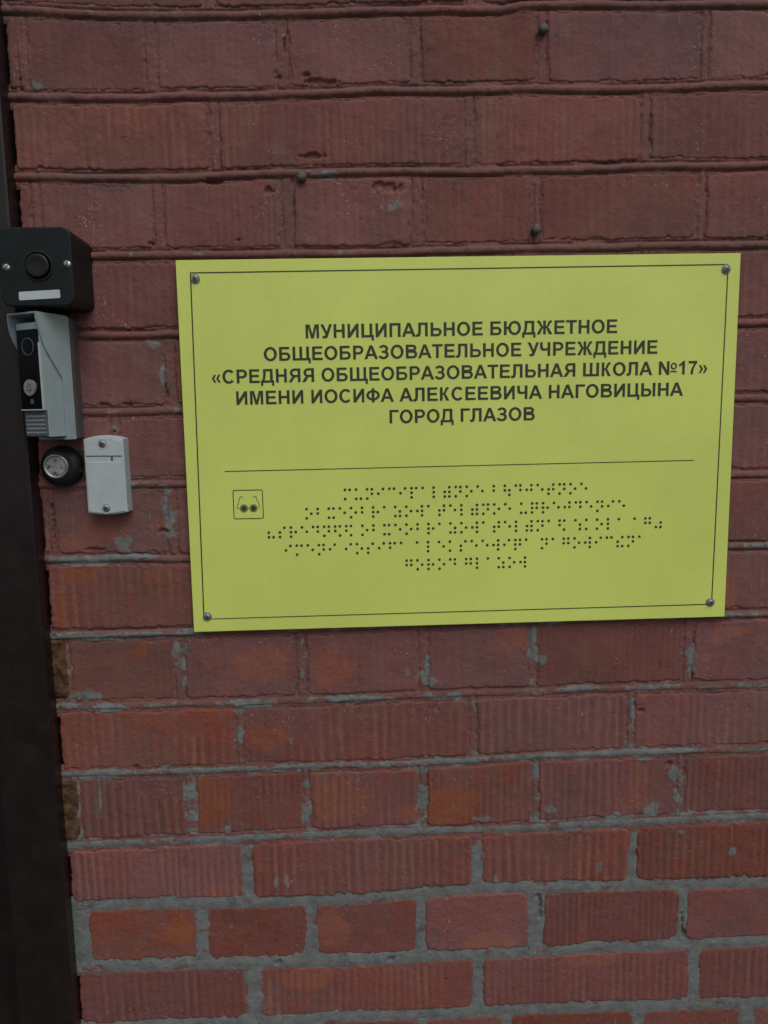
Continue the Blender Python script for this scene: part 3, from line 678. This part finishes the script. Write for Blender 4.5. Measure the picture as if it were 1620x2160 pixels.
# ---- Braille
BR = dict(А='1', Б='12', В='2456', Г='1245', Д='145', Е='15', Ж='245', З='1356', И='24', К='13', Л='123', М='134', Н='1345', О='135', П='1234', Р='1235',
          С='234', Т='2345', У='136', Ф='124', Ц='14', Ч='12345', Ш='156', Щ='1346', Ы='2346', Ь='23456', Ю='1256', Я='1246')
BR.update({'«': '236', '»': '356', '1': '1', '7': '1245'})
def braille(s, u0, v0, dv):
    b = MB(); x = u0
    tot = len(s)*12.13
    for ch in s:
        if ch == ' ': x += 5.55; continue
        for d in BR[ch]:
            d = int(d)-1; cu = x+(5.1 if d > 2 else 0); cv = v0+dv*(x-u0)/tot-5.05*(d % 3)
            b.loops([(SW-.1, 0), (SW+.25, .1), (SW+.6, .5), (SW+.75, .95)], circle(cu, cv, 1.62, 12), True)
        x += 12.13
    b.build('braille_line', M_PRINT, sign)
braille('МУНИЦИПАЛЬНОЕ БЮДЖЕТНОЕ', -128.2, -44.8, 1.2)
braille('ОБЩЕОБРАЗОВАТЕЛЬНОЕ УЧРЕЖДЕНИЕ', -170.6, -65.1, 1.3)
braille('«СРЕДНЯЯ ОБЩЕОБРАЗОВАТЕЛЬНАЯ ШКОЛА 17»', -212.6, -85.1, 1.5)
braille('ИМЕНИ ИОСИФА АЛЕКСЕЕВИЧА НАГОВИЦЫНА', -194.6, -105.3, 1.2)
braille('ГОРОД ГЛАЗОВ', -61.9, -124.9, .3)

# ------------------------------------------------------------------ black push-button box
bx = thing('push_button_box', -421, 0, 148, 'black square plastic box with round button and blank white strip beside the door frame', 'button box')
b = MB(); b.loops([(-2, 1.2), (38, .6), (38.0, 1.6), (39.2, 1.6), (39.2, 0.3), (60.6, 0), (61.6, .5), (62, 1.5)], rrect(-456.5, -386.2, 147.2, 221.8, 9, 8), False)
for i in range(len(b.sm)): b.sm[i] = False
b.build('housing', M_BOX, bx)
b = MB(); b.loops([(62.0, 0), (63.2, .4), (63.2, 1.7), (60.6, 2.0)], circle(-419.3, 185.2, 14.6, 48), True, cap=True); b.build('button_ring', M_RECESS, bx)
b = MB(); b.loops([(60, 0), (64.0, 0), (65.0, .5), (65.3, 1.4), (65.0, 4.0), (64.6, 8.0)], circle(-419.3, 185.2, 11.6, 48), True); b.build('push_button', M_BOXB, bx)
for x, y, rr in ((-449.4, 184.0, .75), (-390.9, 186.6, 1.05)):
    q = MB(); q.prism(circle(x, y+.3, 5.2, 28), 61, 62.15); q.build('screw_well', M_RECESS, bx)
    phillips(x, y, 62.0, 3.7, 'screw', bx, M_SCREWB, rr, slot=True)
b = MB(); b.prism([(u, v+(u+420)*0.045) for u, v in rrect(-439.6, -399.9, 153.9, 161.9, 1.2, 4)], 61.8, 62.4); b.build('name_strip', M_LABEL, bx)

# ------------------------------------------------------------------ video door station, turned towards the door on a wedge
vd = thing('door_station', -420, 0, 14, 'silver video intercom panel with black glass front, bell button and rain hood', 'intercom')
TH = math.radians(29); ct, st_ = math.cos(TH), math.sin(TH)
def L(a, b_, v): return (-425 - a*ct + b_*st_, 60 - a*st_ - b_*ct, v)
def lbox(mb, a0, a1, b0, b1, v0, v1, bev=0.0):
    if bev <= 0:
        q = [L(a, b_, v) for v in (v0, v1) for a, b_ in ((a0, b0), (a1, b0), (a1, b1), (a0, b1))]
        mb.add(q, [(0,1,2,3),(7,6,5,4),(0,4,5,1),(1,5,6,2),(2,6,7,3),(3,7,4,0)]); return
    rings = []
    for b_, i in ((b1, 0), (b0+bev, 0), (b0+bev*.3, bev*.3), (b0, bev)):
        rings.append([L(a0+i, b_, v0+i), L(a1-i, b_, v0+i), L(a1-i, b_, v1-i), L(a0+i, b_, v1-i)])
    vs = [p_ for r_ in rings for p_ in r_]; fs = [(0,1,2,3), (15,14,13,12)]
    for k in range(3):
        for i in range(4):
            j = (i+1) % 4; fs.append((k*4+i, (k+1)*4+i, (k+1)*4+j, k*4+j))
    mb.add(vs, fs)
def lface(mb, pts, b0, b1):
    """outline (a, v) extruded along b"""
    n = len(pts); vs = [L(a, b0, v) for a, v in pts]+[L(a, b1, v) for a, v in pts]
    fs = [tuple(range(n)), tuple(range(2*n-1, n-1, -1))]+[(i, n+i, n+(i+1) % n, (i+1) % n) for i in range(n)]
    mb.add(vs, fs)
def lside(mb, pts, a0, a1):
    """outline (b, v) extruded along a"""
    n = len(pts); vs = [L(a0, b_, v) for b_, v in pts]+[L(a1, b_, v) for b_, v in pts]
    fs = [tuple(range(n)), tuple(range(2*n-1, n-1, -1))]+[(i, n+i, n+(i+1) % n, (i+1) % n) for i in range(n)]
    mb.add(vs, fs)
b = MB(); lbox(b, 0.0, 33, 1.2, 35, 46.5, 133, 1.0); lbox(b, 0.0, 33, 4.6, 35, 20, 46.48, .8); b.build('body', M_SILVER, vd)
b = MB(); lside(b, [(1.5, 126.8), (7, 134), (34, 134), (34, 126.8)], 1.2, 31.5); b.build('brow', M_SILVER, vd)
b = MB(); lface(b, rrect(1.2, 31.2, 48.0, 126.2, 1.5, 3), -0.3, 6); b.build('glass_panel', M_GLASS, vd)
b = MB(); lbox(b, 0.6, 32, -0.8, 6, 46.6, 47.7); b.build('trim_strip', M_SLOT, vd)
b = MB(); lbox(b, 0.5, 32.2, 2.6, 9, 20.6, 46.2, .6); gp = b.build('speaker_grille', M_GRILLE, vd)
b = MB()
for r_ in range(5):
    for c in range(11):
        a = 2.6+c*2.55; v = 41.0-r_*4.1
        lbox(b, a, a+.7, 2.25, 3.2, v-1.0, v+.6)
o = b.build('grille_slots', M_SLOT, gp)
b = MB(); lbox(b, 0.25, 0.95, -0.5, 1.1, 47.5, 113); b.build('trim_strip', M_SLOT, vd)
# lens
def ldisc(mb, a, v, r, b0, b1, n=32, rin=0):
    P = [(a+r*math.cos(2*math.pi*i/n), v+r*math.sin(2*math.pi*i/n)) for i in range(n)]
    if rin == 0: lface(mb, P, b1, b0); return
    Q = [(a+rin*math.cos(2*math.pi*i/n), v+rin*math.sin(2*math.pi*i/n)) for i in range(n)]
    vs = [L(x, b1, y) for x, y in P]+[L(x, b1, y) for x, y in Q]+[L(x, b0, y) for x, y in P]+[L(x, b0, y) for x, y in Q]
    fs = []
    for i in range(n):
        j = (i+1) % n; fs += [(i, j, n+j, n+i), (2*n+i, 2*n+j, j, i), (n+i, n+j, 3*n+j, 3*n+i)]
    mb.add(vs, fs)
b = MB(); ldisc(b, 15.5, 109.5, 8.6, -.3, -.9, rin=7.7); b.build('lens_ring', M_GRILLE, vd)
b = MB(); ldisc(b, 15.5, 109.5, 6.0, -.3, -.7); b.build('lens', M_GLASS, vd)
b = MB(); ldisc(b, 15.5, 69.2, 8.0, -.3, -2.6); bb_ = b.build('bell_button', M_BELL, vd)
b = MB()
bell = [(-3.6,-2.6),(-2.6,-1.6),(-2.4,1.2),(-1.6,2.9),(-.5,3.6),(0,4.4),(.5,3.6),(1.6,2.9),(2.4,1.2),(2.6,-1.6),(3.6,-2.6)]
for i in range(len(bell)):
    (x0, y0), (x1, y1) = bell[i], bell[(i+1) % len(bell)]
    d_ = math.hypot(x1-x0, y1-y0); nx, ny = -(y1-y0)/d_*.28, (x1-x0)/d_*.28
    lface(b, [(15.5+x0+nx, 69.2+y0+ny), (15.5+x1+nx, 69.2+y1+ny), (15.5+x1-nx, 69.2+y1-ny), (15.5+x0-nx, 69.2+y0-ny)], -2.4, -2.75-0.01*(i % 3))
lface(b, [(14.6, 65.9), (16.4, 65.9), (16.0, 65.2), (15.0, 65.2)], -2.4, -2.75)
b.build('bell_symbol', M_BOXB, bb_)
b = MB(); ldisc(b, 15.5, 55.5, 2.6, -.3, -.5); b.build('status_light', M_GRILLE, vd)
# hood
fr = [(-3.0, 142.6), (-2.6, 136), (-1.4, 130), (0.6, 122), (3.2, 113.5), (6.5, 106)]
b = MB()
lside(b, fr+[(23, 80), (24.2, 76), (24.2, 16.5), (36, 16.5), (36, 140), (32, 141.6)], -2.2, -0.2)
lside(b, [(-3.0, 142.6), (-3.4, 136), (-3.0, 129), (-1.6, 122), (1.2, 115), (5.5, 108), (12, 101), (23, 80), (24.2, 76), (24.2, 16.5), (36, 16.5), (36, 140), (32, 141.6)], 37.6, 39.0)
lside(b, [(-3.0, 142.6), (-3.0, 141.0), (36, 138.6), (36, 140.2), (32, 141.8)], -0.2, 37.2)
lbox(b, -0.2, 37.2, 24.2, 36, 16.5, 18.4)
b.build('rain_hood', M_SILVER, vd)
b = MB(); q = [L(-2.3, 33, 0), L(-2.3, 42, 0), L(39, 42, 0)]
wp = [(-407.5, 0.5), (-405.0, 22.0), L(-1.6, 36.2, 0)[:2], L(38.5, 36.2, 0)[:2], (-441.0, 0.5)]
n = len(wp); vs = [(u, w, 17.5) for u, w in wp]+[(u, w, 139.5) for u, w in wp]
b.add(vs, [tuple(range(n)), tuple(range(2*n-1, n-1, -1))]+[(i, n+i, n+(i+1) % n, (i+1) % n) for i in range(n)])
b.build('wedge_bracket', M_WEDGE, vd)

# ------------------------------------------------------------------ key reader
kr = thing('key_reader', -432, 0, -13, 'round black key reader with a worn steel contact, left of the pale reader box', 'key reader')
b = MB(); b.loops([(-3, 0), (5, 0), (9, 1.2), (12, 4.5), (14, 7.5)], circle(-432.2, -13.2, 22.3, 44), True); b.build('base', M_KEYBASE, kr)
b = MB(); b.loops([(10, 0), (19, .4), (20, 1.0), (20.2, 2.4), (19.0, 3.4)], circle(-433.3, -12.4, 13.6, 44), True); b.build('contact_ring', M_KEYRING, kr)
b = MB(); b.loops([(15, 0), (19.5, 0), (19.9, .5)], circle(-433.3, -12.4, 9.9, 36), True); b.build('contact_pad', M_KEYPAD, kr)
def tube(mb, pts, r, n=8):
    P = [np.array(p_, float) for p_ in pts]; vs = []; fs = []
    for i, p_ in enumerate(P):
        d = P[min(i+1, len(P)-1)]-P[max(i-1, 0)]; d /= np.linalg.norm(d)
        a = np.cross(d, [0, 1, 0.01]); a /= np.linalg.norm(a); c = np.cross(d, a)
        for k in range(n):
            t = 2*math.pi*k/n; vs.append(tuple(p_+r*(a*math.cos(t)+c*math.sin(t))))
    for i in range(len(P)-1):
        for k in range(n): fs.append((i*n+k, i*n+(k+1) % n, (i+1)*n+(k+1) % n, (i+1)*n+k))
    mb.add(vs, fs, True)
b = MB(); tube(b, [(-412, 6, 3), (-408, 8, 0), (-405, 8, -5), (-405, 8, -12), (-408, 8.5, -17), (-413, 8, -20), (-418, 7, -20)], 1.7); b.build('cable', M_KEYBASE, kr)

# ------------------------------------------------------------------ pale card reader
cd = thing('card_reader', -382, 0, -65, 'pale grey upright card reader box with two dark cross-head screws, near the sign\'s left edge', 'card reader')
def barrel(u0, u1, vb, vt, rise, n=10, ins=0):
    mid = (u0+u1)/2; hw = (u1-u0)/2
    top = [(mid+hw*(1-2*i/n), vt+rise*(1-((1-2*i/n))**2)) for i in range(n+1)]
    bot = [(mid-hw*(1-2*i/n), vb-rise*.6*(1-((1-2*i/n))**2)) for i in range(n+1)]
    return top+bot
b = MB(); b.loops([(-2, 0), (17.2, 0), (18, .9)], barrel(-403.2, -361.4, -62.8, 15.3, 4.0)); b.build('housing', M_READER, cd)
b = MB(); b.prism([(-401.3, -1.9), (-363.4, -2.5), (-363.4, 13.2)]+[(-363.4-37.9*i/10, 13.2+4.0*(1-(1-2*i/10)**2)) for i in range(1, 10)]+[(-401.3, 13.4)], 17.5, 18.9, .4); b.build('cover_panel', M_READER, cd)
b = MB(); b.prism([(-401.6, -61.2)]+[(-401.6+38.0*i/10, -61.2-2.6*(1-(1-2*i/10)**2)) for i in range(1, 10)]+[(-363.6, -61.6), (-363.5, -8.9), (-401.4, -8.3)], 17.5, 18.9, .4); b.build('cover_panel', M_READER, cd)
b = MB(); b.prism([(-375.4, -7.9), (-373.1, -7.9), (-373.1, -3.2), (-375.4, -3.2)], 17.8, 18.3); b.build('indicator', M_GRILLE, cd)
b = MB(); b.prism([(-401, -2.2), (-363.6, -2.8), (-363.6, -3.4), (-401, -2.8)], 17.8, 18.15); b.build('panel_gap', M_WEDGE, cd)
for x, y in ((-383.2, 10.4), (-383.3, -58.4)):
    b = MB(); b.loops([(18.7, 0), (19.3, .3), (19.3, .9), (18.6, 1.2)], circle(x, y, 6.0, 32)); b.build('screw_boss', M_READER, cd)
    phillips(x, y, 18.4, 4.1, 'screw', cd, M_WEDGE if False else M_SCREW, .6)

# ------------------------------------------------------------------ plug heads in the joints
for u, v, lab in ((86.5, 425.0, 'grey round plug head in the brick wall near the top edge'), (81.0, 227.5, 'grey round plug head in the wall just above the yellow sign'),
                  (-165.2, 282.4, 'grey round plug head in the bed joint, upper left of the sign')):
    b = MB(); b.loops([(-6, 1.5), (1.5, .6), (4, 0), (6, .8), (7.2, 2.2), (7.7, 4.0)], circle(0, 0, 5.3, 24), True)
    me = bpy.data.meshes.new('wall_plug'); me.from_pydata([(x*.001, -w*.001, y*.001) for x, w, y in b.v], [], b.f)
    me.polygons.foreach_set('use_smooth', b.sm); me.update()
    o = link_mesh('wall_plug', me, M_NAIL, None); o.location = W(u, 0, v); tag(o, lab, 'plug', 'plug heads in the brick wall')

for o in C.objects:
    if '_off' in o: del o['_off']
